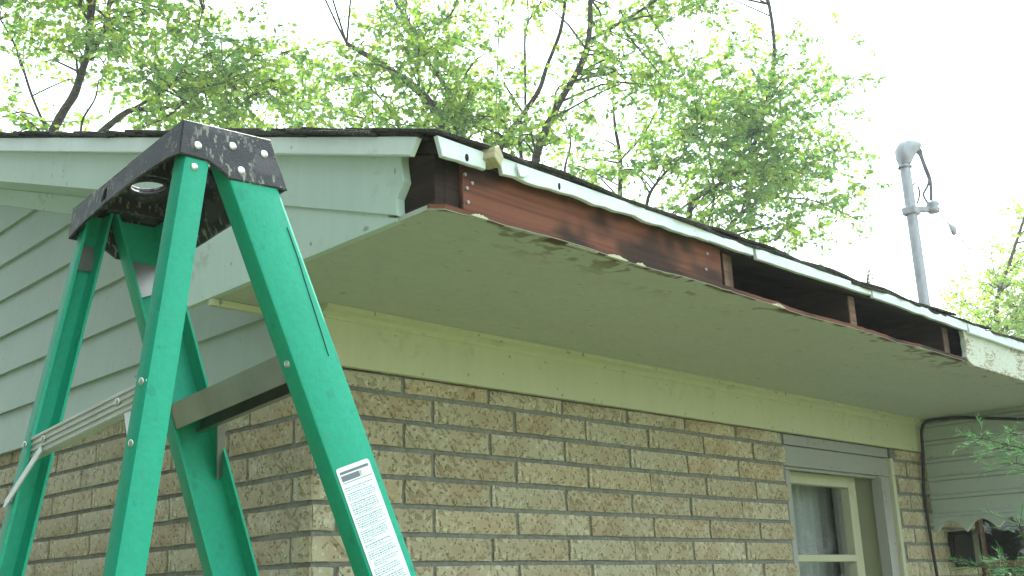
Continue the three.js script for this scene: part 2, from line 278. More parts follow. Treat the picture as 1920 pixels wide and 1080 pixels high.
{ // stained board left behind where the fascia was torn away
  const wob = (x) => .3305 + .002 * Math.sin(x * 17);
  const mk = (a, b, z0, z1) => { const t = []; for (let x = a; x < b; x += .05) t.push([x, wob(x)]); t.push([b, wob(b)], [b, .436 - SL * 0], [a, .436]); return slab('z', t, z0, z1, [], .0015); };
  const s = part('sub_fascia_board', mk(-.157, .668, .679, .690), brownWood, 'bare brown stained board where the white fascia is missing');
  part('sub_fascia_board', mk(-.212, -.172, .664, .676), darkWood, 'dark rotted board end at the roof corner');
  for (const [x, y] of [[-.148, .372], [-.135, .385], [-.152, .398], [-.146, .345], [.60, .36], [.61, .40]]) mesh('nail_head', new THREE.CylinderGeometry(.0035, .0035, .004, 8).rotateX(Math.PI / 2).translate(x, y, .6915), galv, s);
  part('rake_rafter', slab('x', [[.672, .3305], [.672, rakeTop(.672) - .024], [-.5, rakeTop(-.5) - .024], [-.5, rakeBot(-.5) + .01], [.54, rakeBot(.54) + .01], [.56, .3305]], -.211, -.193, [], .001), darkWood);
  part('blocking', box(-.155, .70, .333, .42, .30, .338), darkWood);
}
{ // rake board, filler board and white moulding on the gable edge
  const zr = [[.604, .43], [.609, .40], [.611, .389], [.601, .374], [.591, .361], [.592, .34], [.594, .3265]];
  part('rake_board', slab('x', [...zr, [-3.65, rakeBot(-3.65)], [-3.65, rakeTop(-3.65) - .003], [.604, rakeTop(.604) - .003]], -.232, -.212, [], .0015), sagePaint);
  part('rake_board', slab('x', [[-3.652, rakeBot(-3.65)], [ZB - .6, rakeBot(ZB - .6)], [ZB - .6, rakeTop(ZB - .6) - .003], [-3.652, rakeTop(-3.65) - .003]], -.232, -.212, [], .0015), sagePaint);
  part('eave_return_board', slab('x', [[.585, .3185], [.587, .3247], [-.30, rakeBot(-.30) - .0006], [-.30, .3185]], -.2285, -.2125, [], .001), sagePaint, 'tapered white board closing the end of the eave box');
  part('joint_filler', slab('x', [[.56, rakeBot(.56) - .005], [-.295, rakeBot(-.295) - .005], [-.295, rakeBot(-.295) + .006], [.56, rakeBot(.56) + .006]], -.2275, -.2118), sagePaint);
  part('rake_moulding', slab('x', [[.669, rakeTop(.669) + .004], [.647, rakeTop(.647) - .034 ], [-3.65, rakeTop(-3.65) - .052], [-3.65, rakeTop(-3.65) + .004]].map(([z, y], i) => [z, y]), -.247, -.2335, [], .002), whitePaint);
  part('rake_moulding', slab('x', [[-3.652, rakeTop(-3.65) - .052], [ZB - .7, rakeTop(ZB - .7) - .052], [ZB - .7, rakeTop(ZB - .7) + .004], [-3.652, rakeTop(-3.65) + .004]], -.247, -.2335, [], .002), whitePaint);
  part('gable_soffit', merge([slab('x', [[-.302, rakeBot(-.302) + .006], [-3.65, rakeBot(-3.65) + .006], [-3.65, rakeBot(-3.65) + .016], [-.302, rakeBot(-.302) + .016]], -.211, -.004), slab('x', [[-3.652, rakeBot(-3.65) + .006], [ZB, rakeBot(ZB) + .006], [ZB, rakeBot(ZB) + .016], [-3.652, rakeBot(-3.65) + .016]], -.211, -.004)]), sagePaint);
  part('gable_frieze', slab('x', [[-.02, rakeBot(-.02) - .062], [-3.65, rakeBot(-3.65) - .062], [-3.65, rakeBot(-3.65) + .004], [-.02, rakeBot(-.02) + .004]], -.024, -.005), sagePaint);
}
{ // torn white drip moulding along the eave, in short lengths
  const strip = (a, b, topL, topR, botL, botR, n, amp, z0, tiltEnd = 0) => {
    const t = [[a, topL], ]; t.length = 0; const bot = [];
    for (let i = 0; i <= n; i++) { const q = i / n; bot.push([lerp(a + tiltEnd, b, q), lerp(botL, botR, q) + amp * (rnd() - .5)]); }
    const top = []; for (let i = 4; i >= 0; i--) top.push([lerp(a, b, i / 4), lerp(topL, topR, i / 4)]);
    return slab('z', [...bot, ...top], z0, z0 + .011, [], .0012);
  };
  const p1 = part('drip_moulding', strip(-.242, -.124, .441, .441, .404, .408, 6, .004, .708, .012), whitePaint, 'short loose piece of white moulding with a nail hole');
  mesh('nail_hole', new THREE.SphereGeometry(.0058, 8, 6).scale(.8, 1.3, .35).translate(-.172, .417, .7196), darkWood, p1);
  const p2 = part('drip_moulding', strip(-.09, .768, .443, .443, .410, .421, 26, .006, .708, .01), whitePaint);
  mesh('nail_hole', new THREE.SphereGeometry(.0055, 8, 6).scale(.6, 1.4, .35).translate(.075, .424, .7196), darkWood, p2);
  mesh('bent_flap', slab('z', [[-.088, .436], [-.055, .436], [-.045, .428], [-.066, .414], [-.078, .412]], .7195, .724, [], .0008).rotateY(.05), whitePaint, p2);
  part('drip_moulding', strip(.776, 1.362, .443, .446, .414, .425, 12, .003, .709, .006), whitePaint);
  part('drip_moulding', strip(1.366, 2.0, .446, .444, .419, .416, 12, .003, .7105, .004), whitePaint);
  part('drip_moulding', strip(2.006, 3.3, .444, .446, .413, .416, 14, .003, .710, .012), whitePaint);
  // what is left of the fascia
  const f = [[2.0, .425], [2.008, .40], [2.002, .38], [2.006, .352], [1.998, .335], [2.012, .322], [2.03, .316], [2.05, .311], [3.118, .307], [3.118, .43]];
  part('fascia_board', slab('z', f, .690, .7065, [], .0015), M({ map: tex(1024, 256, (u, v) => { let c = [.83, .83, .77].map(x => x * (1 + .05 * (n8(u, v) - .5))); c = mixc(c, [.55, .45, .33], sstep(.50, .66, n8(u, v * .5)) * sstep(.45, .6, n64(u, v)) * .75); return mixc(c, [.45, .3, .18], sstep(.75, .8, n64(v, u)) * .4); }, true, .7, .2), roughness: .6, bumpMap: grainBump, bumpScale: .001 }), 'remaining length of white fascia with brown stains');
}
// shingles
{
  const ang = Math.atan(SL), roof = part('roof_shingles', (() => { // courses behind the edges, joined
    const s = [];
    for (let i = 2; i < 36; i++) { const c = i * .127; s.push(box(.06, XE + .22, 0, .007, -.16, .0).rotateX(ang + .012).translate(0, deckTop(.715) + .008 + SL * c * Math.cos(ang), .715 - c * Math.cos(ang))); }
    for (let i = 0; i < 36; i++) { const c = i * .127; s.push(box(-.24, XE + .22, 0, .007, 0, .16).rotateX(-ang - .012).translate(0, deckTop(ZB - .7) + .012 + SL * c * Math.cos(ang), ZB - .71 + c * Math.cos(ang))); }
    s.push(box(-.25, XE + .22, deckTop(-3.65) + .012, deckTop(-3.65) + .026, -3.8, -3.5)); return merge(s);
  })(), shingleMats[0]); roof.userData.kind = 'stuff';
  const geos = [0, 1, 2, 3].map((i) => { // a tab with an uneven lower edge
    const t = [[-.149, -.20], [.149, -.20]]; const b = []; for (let k = 0; k <= 7; k++) b.push([lerp(.149, -.149, k / 7), rr(-.006, .005)]);
    const g = slab('y', [...t, ...b], 0, .0075, [], .0012), p = g.attributes.position; for (let k = 0; k < p.count; k++) { const q = p.getX(k), z = p.getZ(k); p.setY(k, p.getY(k) + .004 * Math.sin(q * 13 + i * 2) * sstep(-.12, 0, z)); } g.computeVertexNormals(); return uvBox(g, rnd(), rnd());
  });
  const put = (x, c, lift, ov) => { const o = mesh('shingle', geos[Math.floor(rnd() * 4)], shingleMats[Math.floor(rnd() * 3)], roof); const zc = .7235 + ov * .6 - c * Math.cos(ang); o.position.set(x, deckTop(zc) + lift + .0045, zc); o.rotation.set(ang + .02 + rr(-.006, .010), rr(-.012, .012), rr(-.008, .008)); };
  for (const [c, lift, off, ov] of [[0, .002, 0, .0], [0.004, .0085, .15, .004], [.127, .014, .07, 0]]) for (let x = -.102 - off * .0; x < XE + .1; x += .30) put(x + (c ? off * .4 : 0), c, lift + rr(-.001, .003) , ov + rr(-.006, .006));
  for (let i = 2; i < 35; i++) put(-.103 + rr(-.010, .008), i * .127, .005 + rr(0, .005), 0);
  for (let i = 0; i < 35; i++) put(-.10 + rr(-.008, .008), i * .127 + .05, .001, 0);
}
const pane = (x0, x1, y0, y1, z) => new THREE.PlaneGeometry(x1 - x0, y1 - y0).translate((x0 + x1) / 2, (y0 + y1) / 2, z);
{ // window on the long wall
  const w = part('window', merge([box(WX0 + .004, WX1 - .03, .142, .180, -.05, -.004, .003)]), greyFrame);
  mesh('head_frame', merge([box(WX0 + .004, 2.84, .066, .140, -.05, -.012, .003), box(WX0 + .004, 2.76, .055, .066, -.045, -.028, .002)]), greyFrame, w);
  mesh('jamb', merge([box(2.752, 2.838, WY0 + .06, .065, -.05, -.012, .003), box(2.752, 2.765, WY0 + .06, .055, -.012, -.004, .002)]), greyFrame, w);
  mesh('brick_mould', box(2.84, WX1 - .002, WY0 + .06, .141, -.045, .004, .004), creamTrim, w);
  mesh('jamb', box(WX0 + .002, WX0 + .05, WY0 + .06, .052, -.05, -.02, .003), greyFrame, w);
  mesh('inner_jamb', box(2.80, 2.865, WY0 + .06, .066, -.215, -.052), creamTrim, w);
  mesh('head_casing', box(WX0 + .002, 2.80, .066, .18, -.215, -.052), creamTrim, w);
  mesh('sill', box(WX0 - .03, WX1 + .03, WY0 - .03, WY0 + .06, -.21, .05, .004), creamTrim, w);
  const s = mesh('sash', merge([box(2.64, 2.70, WY0 + .06, .063, -.13, -.092, .004), box(WX0 + .004, 2.64, .018, .063, -.128, -.092, .004), box(WX0 + .004, WX0 + .06, WY0 + .06, .016, -.128, -.092, .004)]), creamTrim, w);
  mesh('sash_track', box(2.702, 2.798, WY0 + .06, .062, -.20, -.185), greyFrame, w);
  mesh('muntin', box(WX0 + .062, 2.638, -.270, -.243, -.122, -.088, .004), creamTrim, s);
  mesh('meeting_rail', box(WX0 + .062, 2.638, -.62, -.57, -.126, -.09, .004), creamTrim, s);
  mesh('pane', pane(WX0 + .062, 2.638, -.242, .017, -.112), glass, s);
  mesh('pane', pane(WX0 + .062, 2.638, -.569, -.271, -.112), glass, s);
  mesh('pane', pane(WX0 + .062, 2.638, WY0 + .06, -.621, -.112), glass, s);
  const cu = (a, b, ph, z) => { const g = new THREE.PlaneGeometry(b - a, 1.4, 60, 1), p = g.attributes.position; for (let i = 0; i < p.count; i++) p.setZ(i, z + .014 * Math.sin((p.getX(i) + ph) * 75) + .006 * Math.sin((p.getX(i) + ph) * 190)); g.translate((a + b) / 2, -.55, 0); g.computeVertexNormals(); return uvBox(g); };
  mesh('curtain', cu(WX0 - .05, 2.66, 0, -.255), curtainMat, w); mesh('curtain', cu(2.71, 2.80, .2, -.26), curtainMat, w);
}
{ // porch: side panel with scalloped trim, wall behind, flat roof out of view
  const x0 = 3.122, x1 = 3.165;
  const pan = part('porch_side_panel', box(x0 + .012, x1, -.097, .45, .024, 1.9), darkWood);
  for (let k = 0; k < 6; k++) {
    const y0 = -.097 + k * .0765, y1 = y0 + .0765 + .004, P = slab('z', [[x0 - .004, y0], [x0 - .004, y0 + .012], [x0 + .006, y0 + .020], [x0 + .002, y1 - .008], [x0 + .009, y1], [x0 + .0125, y1], [x0 + .0125, y0]], .024, 1.9);
    mesh('panel_board', P, panelMat, pan);
  }
  const t = [[.024, -.098], [1.9, -.098]], sc = []; for (let z = 1.9; z > .03; z -= .0125) sc.push([z, -.163 + .050 * Math.pow(Math.abs(Math.sin((z - .035) / .128 * Math.PI)), .8)]); sc.push([.024, -.15]);
  mesh('scalloped_trim', slab('x', [...t, ...sc], x0 - .010, x0 + .012, [], .001), panelMat, pan);
  part('porch_roof', merge([box(x0 + .014, 6.6, .452, .50, .74, 1.95), box(x1, 6.6, .33, .345, .024, 1.9)]), whitePaint);
  part('porch_post', merge([box(x0 + .02, x0 + .13, -1.97, -.165, 1.76, 1.87, .006), box(6.4, 6.5, -1.97, .33, 1.76, 1.87, .006)]), whitePaint);
  part('porch_floor', box(3.13, 6.6, -2.02, -1.86, .0, 1.95, .01), mortar);
  const pw = part('porch_window', merge([box(PX0, PX0 + .05, PY0, PY1, -.10, .012, .003), box(PX0 + .05, PX1, PY1 - .05, PY1, -.10, .012, .003), box(PX0 + .05, PX1, -.30, -.27, -.10, .0, .003), box(PX0 + .05, PX1, PY0, PY0 + .06, -.10, .03, .003)]), rafterWood);
  mesh('pane', pane(PX0 + .05, PX1 - .01, PY0 + .06, PY1 - .05, -.06), glass, pw);
}
// ---------------------------------------------------------------- things fixed to the house
{ // black cable down the inner corner and along the porch panel
  const p = [[3.098, -1.9, .03], [3.10, -1.0, .035], [3.088, -.46, .03], [3.09, -.334, .022], [3.093, -.138, .014], [3.095, .02, .013], [3.09, .175, .033], [3.085, .27, .044], [3.087, .302, .062], [3.09, .309, .10], [3.095, .303, .213], [3.098, .283, .34], [3.10, .262, .468], [3.10, .20, .9]].map(a => V3(a[0], a[1] + H, a[2]));
  const o = mesh(numbered('cable'), uvBox(tube(smooth(p, 70), .0065, 8)), cableBlack, scene); o.userData = { label: 'black cable running up the inside wall corner below the soffit', category: 'cable' };
}
{ // wooden wedge stuck under the shingles where the moulding is split
  const g = slab('z', [[-.022, -.018], [.012, -.022], [.020, .010], [-.006, .022], [-.024, .008]], -.02, .016, [], .0015).scale(.85, .85, .85).rotateZ(-.25).rotateY(.35).translate(-.108, .435 + H, .722);
  const o = mesh(numbered('wood_block'), g, newWood, scene); o.userData = { label: 'small pale wood block wedged under the shingles at the split moulding', category: 'wood block' };
}
{ // porch wall lantern
  const t = thing('wall_lantern', 'dark wall lantern on the porch brick below the scalloped trim', 'lantern', null, 3.33, H - .2, .0);
  mesh('backplate', box(-.03, .03, -.08, .05, .0005, .012, .003), cableBlack, t);
  mesh('body', merge([box(-.045, .045, .035, .05, .02, .11, .002), box(-.045, .045, -.10, -.085, .02, .11, .002), box(-.045, -.038, -.085, .035, .02, .027), box(-.045, -.038, -.085, .035, .103, .11), box(.038, .045, -.085, .035, .02, .027), box(.038, .045, -.085, .035, .103, .11), box(-.012, .012, .04, .048, .01, .02)]), cableBlack, t);
  const lg = M({ color: new THREE.Color().setRGB(.03, .035, .035), roughness: .25 }); mesh('pane', box(-.037, -.034, -.084, .034, .028, .102), lg, t); mesh('pane', box(.039, .043, -.084, .034, .028, .102), creamTrim, t);
}
{ // electrical service mast
  const bx = 3.872, bz = -.2, by = deckTop(bz) + H, t = thing('service_mast', 'grey electrical service mast with rounded weatherhead standing on the roof', 'service mast', null, bx, by, bz);
  const Y = (y) => y + H - by;
  mesh('pole', uvBox(tube([V3(0, -.05, 0), V3(0, .5, 0), V3(0, Y(1.80), 0)], .0275, 16)), galv, t);
  mesh('roof_boot', uvBox(new THREE.LatheGeometry([[.11, -.03], [.10, .012], [.055, .03], [.045, .11], [.033, .12]].map(a => new THREE.Vector2(...a)), 18)), shingleMats[1], t);
  const turn = (g) => g.rotateY(-Math.PI / 4);
  { // weatherhead: a rounded hood that opens to one side
    const prof = [[-.022, -.045], [-.034, 0], [-.034, .045], [-.016, .078], [.022, .094], [.064, .090], [.094, .072], [.098, .052], [.070, .022], [.042, -.020], [.028, -.045]];
    const g = slab('z', prof, -.048, .048, [], .022); mesh('weatherhead', turn(uvBox(toCreasedNormals(g, 1.2))).translate(0, Y(1.835), 0), galv, t);
    mesh('clamp_ring', uvBox(new THREE.TorusGeometry(.031, .006, 8, 18).rotateX(Math.PI / 2).translate(0, Y(1.775), 0)), galv, t);
  }
  const ins = mesh('insulator_bracket', merge([box(-.036, .036, Y(1.505), Y(1.545), -.036, .036, .004), turn(box(.030, .105, Y(1.520), Y(1.548), -.012, .012, .003)), new THREE.LatheGeometry([[.001, -.03], [.028, -.03], [.034, -.012], [.022, 0], [.034, .012], [.028, .03], [.001, .03]].map(a => new THREE.Vector2(...a)), 14).translate(.084, Y(1.545), .084)]), galv, t);
  for (const [pts, r] of [
    [[[.12, 1.875], [.19, 1.86], [.245, 1.80], [.262, 1.70], [.25, 1.61], [.262, 1.575]], .008],
    [[[.11, 1.865], [.165, 1.85], [.205, 1.815], [.245, 1.76], [.25, 1.68], [.242, 1.60], [.25, 1.57]], .006],
    [[[.10, 1.86], [.17, 1.885], [.215, 1.865], [.232, 1.80], [.255, 1.72], [.22, 1.66], [.185, 1.62], [.20, 1.56]], .006],
    [[[.02, 1.64], [.06, 1.665], [.085, 1.69]], .004], [[[.10, 1.57], [.12, 1.62], [.11, 1.66]], .005]]) mesh('wire', uvBox(tube(smooth(pts.map((a, i) => V3(a[0] * .46 * .707, Y(a[1]), a[0] * .46 * .707 + .008 * Math.sin(i * 2 + r * 900))), 24), r, 6)), cableBlack, t).material = M({ color: new THREE.Color().setRGB(.16, .15, .17), roughness: .7 });
  const q = [V3(.09, Y(1.545), .09), V3(.30, Y(1.50), -.03), V3(.52, Y(1.47), -.12)];
  const far = V3(17.0, 6.6 - by, -4.0 - bz), line = [q[0].clone()]; for (let i = 1; i <= 30; i++) { const k = i / 30; const a = q[0].clone().lerp(far, k); a.y -= 2.6 * k * (1 - k); line.push(a); }
  const dc = mesh('service_drop_cable', uvBox(tube(line, .0035, 5)), galv, t);
  const cl = line[1].clone().lerp(line[0], .25), dir = line[1].clone().sub(line[0]).normalize(), cg = new THREE.ConeGeometry(.035, .17, 10).scale(1, 1, .5).rotateZ(Math.PI / 2);
  cg.applyQuaternion(new THREE.Quaternion().setFromUnitVectors(V3(1, 0, 0), dir)).translate(cl.x, cl.y, cl.z); mesh('wedge_clamp', uvBox(cg), galv, dc);
}
{ // pole that carries the cable, hidden behind the roof from here
  const t = thing('utility_pole', 'tall wooden utility pole beyond the house carrying the service cable', 'utility pole', null, 20.872, 0, -4.2);
  mesh('shaft', uvBox(tube([V3(0, -.3, 0), V3(0, 3, 0), V3(.02, 7.2, 0)], [.15, .135, .11], 12)), bark, t);
  mesh('bracket', box(-.16, .12, 6.55, 6.62, -.05, .05), galv, t);
}

// ---------------------------------------------------------------- step ladder
{
  const U = V3(0.00598427, -0.08079041, -0.99671315), Vv = V3(0.99881183, 0.04869009, 0.00205021), W = V3(-0.04836441, 0.99554115, -0.08098579), T = V3(-0.78183815, 0.26810826 + H, 0.83103483);
  const B = V3(.22, -2.27, -.17);                             // base of the ladder in its own frame
  const mat = new THREE.Matrix4().makeBasis(Vv, W, U.clone().negate());
  const base = B.clone().applyMatrix4(mat).add(T);
  const lad = thing('step_ladder', 'green fibreglass step ladder with black top cap and aluminium steps', 'step ladder', null, base.x, base.y, base.z);
  lad.quaternion.setFromRotationMatrix(mat);
  const add = (name, g, m, parent, label) => { if (!parent) g.translate(-B.x, -B.y, -B.z); const o = mesh(name, g, m, parent || lad); if (label) o.userData.label = label; return o; };
  const sub = (name, g, m, parent) => { g.translate(-B.x, -B.y, -B.z); return mesh(name, g, m, parent); };
  const worldY = (v, w, n) => T.y + v * Vv.y + w * W.y - n * U.y;
  const FL = .055, L = .345;
  // rails: C sections, sheared so that they splay and flare; t = distance below the cap's top
  const rails = [
    { name: 'rear_rail', v0: -.0115, s: -.217, wd: .0372, near: true }, { name: 'front_rail', v0: .0431, s: .298, wd: .079, near: true },
    { name: 'rear_rail', v0: -.0115, s: -.217, wd: .0372, near: false }, { name: 'front_rail', v0: .0505, s: .285, wd: .079, near: false }];
  // v0 is the section's left edge at t = 0
  rails[0].v0 = .0135; rails[2].v0 = .0135; rails[1].v0 = .0431; rails[3].v0 = .0500;
  for (const r of rails) {
    const d = .030, th = .0042, w = r.wd, c = .0055, nf = r.near ? 1 : -1, n0 = r.near ? -.0062 : -L + .0062;
    // section: web along v at n = 0, flanges towards the inside, rounded outer corners
    const s = new THREE.Shape(), Z = (z) => -nf * z;
    const pts = [[0, d], [0, c], [c * .3, c * .3], [c, 0], [w - c, 0], [w - c * .3, c * .3], [w, c], [w, d], [w - th, d], [w - th, c + .002], [w - c - .001, th], [c + .001, th], [th, c + .002], [th, d]];
    pts.forEach((p, i) => i ? s.lineTo(p[0], Z(p[1])) : s.moveTo(p[0], Z(p[1])));
    const t0 = .012; let t1 = 2.2; for (let k = 0; k < 20; k++) { const y = worldY(r.v0 + r.s * t1 + w / 2, -t1, n0 + nf * FL * t1) - .03; t1 += y / .98; }
    const g = new THREE.ExtrudeGeometry(s, { depth: 1, steps: 1, bevelEnabled: false }), p = g.attributes.position;
    for (let i = 0; i < p.count; i++) { const a = p.getX(i), b = p.getY(i), t = lerp(t0, t1, p.getZ(i)); p.setXYZ(i, r.v0 + r.s * t + a, -t, n0 + nf * FL * t + b); }
    for (let i = 0; i < p.count; i += 3) for (const q of Object.values(g.attributes)) { const n = q.itemSize; for (let k = 0; k < n; k++) { const x = q.array[(i + 1) * n + k]; q.array[(i + 1) * n + k] = q.array[(i + 2) * n + k]; q.array[(i + 2) * n + k] = x; } }
    g.deleteAttribute('normal'); const g2 = uvBox(toCreasedNormals(g, .75), rnd(), rnd());
    r.at = (t, f, n) => V3(r.v0 + r.s * t + f * w, -t, n0 + nf * FL * t - nf * n);
    r.mesh = add(r.name, g2, green); r.t1 = t1; r.n0 = n0; r.nf = nf;
    const ft = r.at(t1, .5, .014); const pad = box(-w / 2 - .012, w / 2 + .012, -.03, .05, -.024, .024, .006).translate(ft.x, ft.y, ft.z); sub('rubber_foot', pad, rubber, r.mesh);
  }
  const [r1, r2, r3, r4] = rails;
  // top cap: end faces, long sides and a top with openings
  {
    const face = [[0, 0], [.133, .002], [.1557, -.0706], [.0662, -.0730], [.050, -.062], [.0333, -.0535], [-.0077, -.0515]];
    const hole = (cx, cz, a, b) => { const o = []; for (let i = 0; i < 20; i++) { const q = i / 20 * 2 * Math.PI; o.push([cx + a * Math.cos(q), cz + b * Math.sin(q)]); } return o; };
    const g = [];
    g.push(slab('z', face, -.0055, 0, [], .0018), slab('z', face, -L, -L + .0055, [], .0018));
    g.push(slab('y', [[.001, -.004], [.132, -.004], [.132, -L + .004], [.001, -L + .004]], -.006, .0005, [hole(.05, -.20, .026, .028), hole(.085, -.30, .012, .012), hole(.10, -.09, .010, .022)], .0015));
    const side = (pts, f) => { const q = slab('x', pts, 0, .005, [], .0012), p = q.attributes.position; for (let i = 0; i < p.count; i++) p.setX(i, p.getX(i) + f(p.getY(i))); q.computeVertexNormals(); return q; };
    const rear = [[-.003, .0]]; rear.push([-.16, 0], [-.165, -.005], [-.25, -.006], [-.26, 0], [-L + .003, 0], [-L + .003, -.0515]); for (let i = 1; i < 12; i++) { const k = i / 12; rear.push([-L + .003 + k * (L - .006), -.0515 + .014 * Math.pow(Math.sin(k * Math.PI), .6)]); } rear.push([-.003, -.0515]);
    const slot = [[-.222, -.030], [-.236, -.032], [-.236, -.014], [-.222, -.012]];
    const rearG = (() => { const q = slab('x', rear, 0, .005, [slot], .001), p = q.attributes.position; for (let i = 0; i < p.count; i++) p.setX(i, p.getX(i) + .15 * p.getY(i)); q.computeVertexNormals(); return q; })();
    g.push(rearG);
    const front = [[-.003, 0], [-L + .003, 0], [-L + .003, -.0706], [-.003, -.0706]];
    g.push(side(front, (y) => .1285 - y * .31));
    // ribs below the top
    g.push(box(.006, .128, -.030, -.007, -.125, -.120), box(.006, .128, -.030, -.007, -.262, -.257));
    g.push(new THREE.TorusGeometry(.028, .004, 6, 20).rotateX(Math.PI / 2).translate(.05, -.010, -.20));
    const cap = add('top_cap', merge(g), black);
    for (const [v, w] of [[.0193, -.0345], [.0712, -.0231], [.1201, -.0236], [.0825, -.0567]]) for (const n of [0, -L - .001]) sub('rivet', new THREE.SphereGeometry(.0062, 12, 6, 0, 2 * Math.PI, 0, Math.PI / 2).scale(1, .42, 1).rotateX(Math.PI / 2 * (n ? -1 : 1)).translate(v, w, n), steel, cap);
  }
  const rivet = (p, axis, parent, r = .0058) => { const g = new THREE.SphereGeometry(r, 12, 6, 0, 2 * Math.PI, 0, Math.PI / 2).scale(1, .55, 1); const q = new THREE.Quaternion().setFromUnitVectors(V3(0, 1, 0), axis); g.applyQuaternion(q).translate(p.x, p.y, p.z); sub('rivet', g, steel, parent); };
  rivet(r1.at(.0656, .40, 0), V3(0, 0, 1), r1.mesh);
  rivet(r1.at(.3600, 0, .014), V3(-1, -.2, 0).normalize(), r1.mesh, .0052); rivet(r1.at(.4345, 0, .014), V3(-1, -.2, 0).normalize(), r1.mesh, .0052);
  rivet(r3.at(.366, 0, .014), V3(-1, -.2, 0).normalize(), r3.mesh, .0052); rivet(r3.at(.442, 0, .014), V3(-1, -.2, 0).normalize(), r3.mesh, .0052);
  rivet(r2.at(.322, 0, .015), V3(-1, -.28, 0).normalize(), r2.mesh, .0055);
  // steps: ribbed channels between the front rails
  for (let k = 1; k <= 7; k++) {
    const t = .3045 * k; if (t > 2.15) break;
    const a = r2.at(t, 0, .0045), b = r4.at(t, 0, .0045), z0 = b.z, z1 = a.z, v0 = a.x + .0045, v1 = a.x + .074, th = .0022, y = -t;
    const prof = [[v0, y], [v1, y], [v1, y - .034], [v1 - .012, y - .034], [v1 - .012, y - .0318], [v1 - th, y - .0318], [v1 - th, y - th], [v0 + th, y - th], [v0 + th + .0108, y - .0365], [v0 + .0108, y - .0365]];
    const s = slab('z', prof, z0, z1); const ribs = []; for (let q = 0; q < 6; q++) ribs.push(box(v0 + .008 + q * .0135, v0 + .012 + q * .0135, y - .0004, y + .0012, z0 + .002, z1 - .002));
    const st = add('step', merge([s, ...ribs]), aluDull);
    for (const [e, nn] of [[r2, -1], [r4, 1]]) { // knee braces below each step
      const p0 = V3(v0 + .076, y - .030, (nn < 0 ? z1 - .045 : z0 + .045)), p1 = e.at(t + .100, .90, .010), d = p1.clone().sub(p0), len = d.length() + .01;
      const g = box(-.0095, .0095, -.0012, .0012, -len / 2, len / 2, .0008); g.applyQuaternion(new THREE.Quaternion().setFromUnitVectors(V3(0, 0, 1), d.clone().normalize())); const c = p0.clone().add(p1).multiplyScalar(.5); g.translate(c.x, c.y, c.z); sub('knee_brace', g, aluDull, st);
    }
  }
  // rear horizontals with grooves and diagonal braces
  for (const t of [.3725, .98, 1.62]) {
    const a = r1.at(t, 0, .004), b = r3.at(t, 0, .004), g = [], x = a.x + .004, hh = .0135;
    g.push(box(x + .001, x + .0035, -t - hh, -t + hh, b.z, a.z)); for (let q = 0; q < 4; q++) g.push(box(x - .0012, x + .001, -t - hh + q * .0078, -t - hh + q * .0078 + .0036, b.z, a.z, .0006)); g.push(box(x, x + .014, -t - hh - .001, -t - hh + .001, b.z, a.z), box(x, x + .014, -t + hh - .001, -t + hh + .001, b.z, a.z));
    const br = add('rear_brace', merge(g), aluPale);
    for (const [e, zz, sg] of [[r1, a.z - .075, 1], [r3, b.z + .068, -1]]) {
      const p0 = V3(x + (sg > 0 ? .004 : -.0015), -t - .010, sg > 0 ? zz + .02 : zz), p1 = e.at(t + .072, sg > 0 ? .14 : -.07, .012), d = p1.clone().sub(p0);
      const ln = Math.hypot(d.y, d.z), hw = sg > 0 ? .0065 : .0075, ny = -d.z / ln * hw, nz = d.y / ln * hw, ey = d.y / ln * hw, ez = d.z / ln * hw; // a flat strip that leans with the rail
      const gg = slab('x', [[p0.z + nz, p0.y + ny], [p1.z + nz, p1.y + ny], [p1.z + ez, p1.y + ey], [p1.z - nz, p1.y - ny], [p0.z - nz, p0.y - ny]], -.0022, 0), gp = gg.attributes.position; for (let i = 0; i < gp.count; i++) gp.setX(i, gp.getX(i) + p0.x + (gp.getY(i) - p0.y) * d.x / d.y - .001); gg.computeVertexNormals(); sub('diagonal_brace', gg, aluPale, br);
      rivet(V3(x - .001, -t + .003, zz), V3(-1, 0, 0), br, .0052);
    }
  }
  // metal plates where the far rails meet the cap
  { const p = r3.at(.082, .5, .0075); add('hinge_plate', box(-.0145, .0145, -.020, .020, -.001, .001, .0006).translate(p.x, p.y, p.z), aluDull);
    const a = r4.at(.075, .12, .0065), b = r4.at(.080, .92, .0065), c = r4.at(.112, .95, .0065), d = r4.at(.135, .14, .0065); const s = slab('z', [[a.x, a.y], [d.x, d.y], [c.x, c.y], [b.x, b.y]], a.z, a.z + .0018); add('hinge_plate', s, aluDull); }
  for (const [a, b] of [[r1, r2], [r3, r4]]) { const p0 = a.at(1.15, .5, .02), p1 = b.at(1.15, .5, .02), m = p0.clone().add(p1).multiplyScalar(.5); m.y += .03; add('spreader', uvBox(tube([p0, m, p1], .006, 6)), alu); }
  { // printed instruction sticker on the near front rail; its text is too small to read
    const cv = document.createElement('canvas'); cv.width = 256; cv.height = 1536; const x = cv.getContext('2d');
    x.fillStyle = '#e9eeee'; x.fillRect(0, 0, 256, 1536);
    let y = 26; const ink = ['#8a8f9a', '#9aa0aa', '#a3a4b2', '#7d828c'];
    x.fillStyle = '#6d7078'; x.fillRect(18, y, 220, 16); x.fillRect(18, y + 24, 140, 34); x.fillStyle = '#a9897c'; x.fillRect(162, y + 24, 8, 30); x.fillStyle = '#7d828c'; x.fillRect(18, y + 66, 226, 5); y += 96;
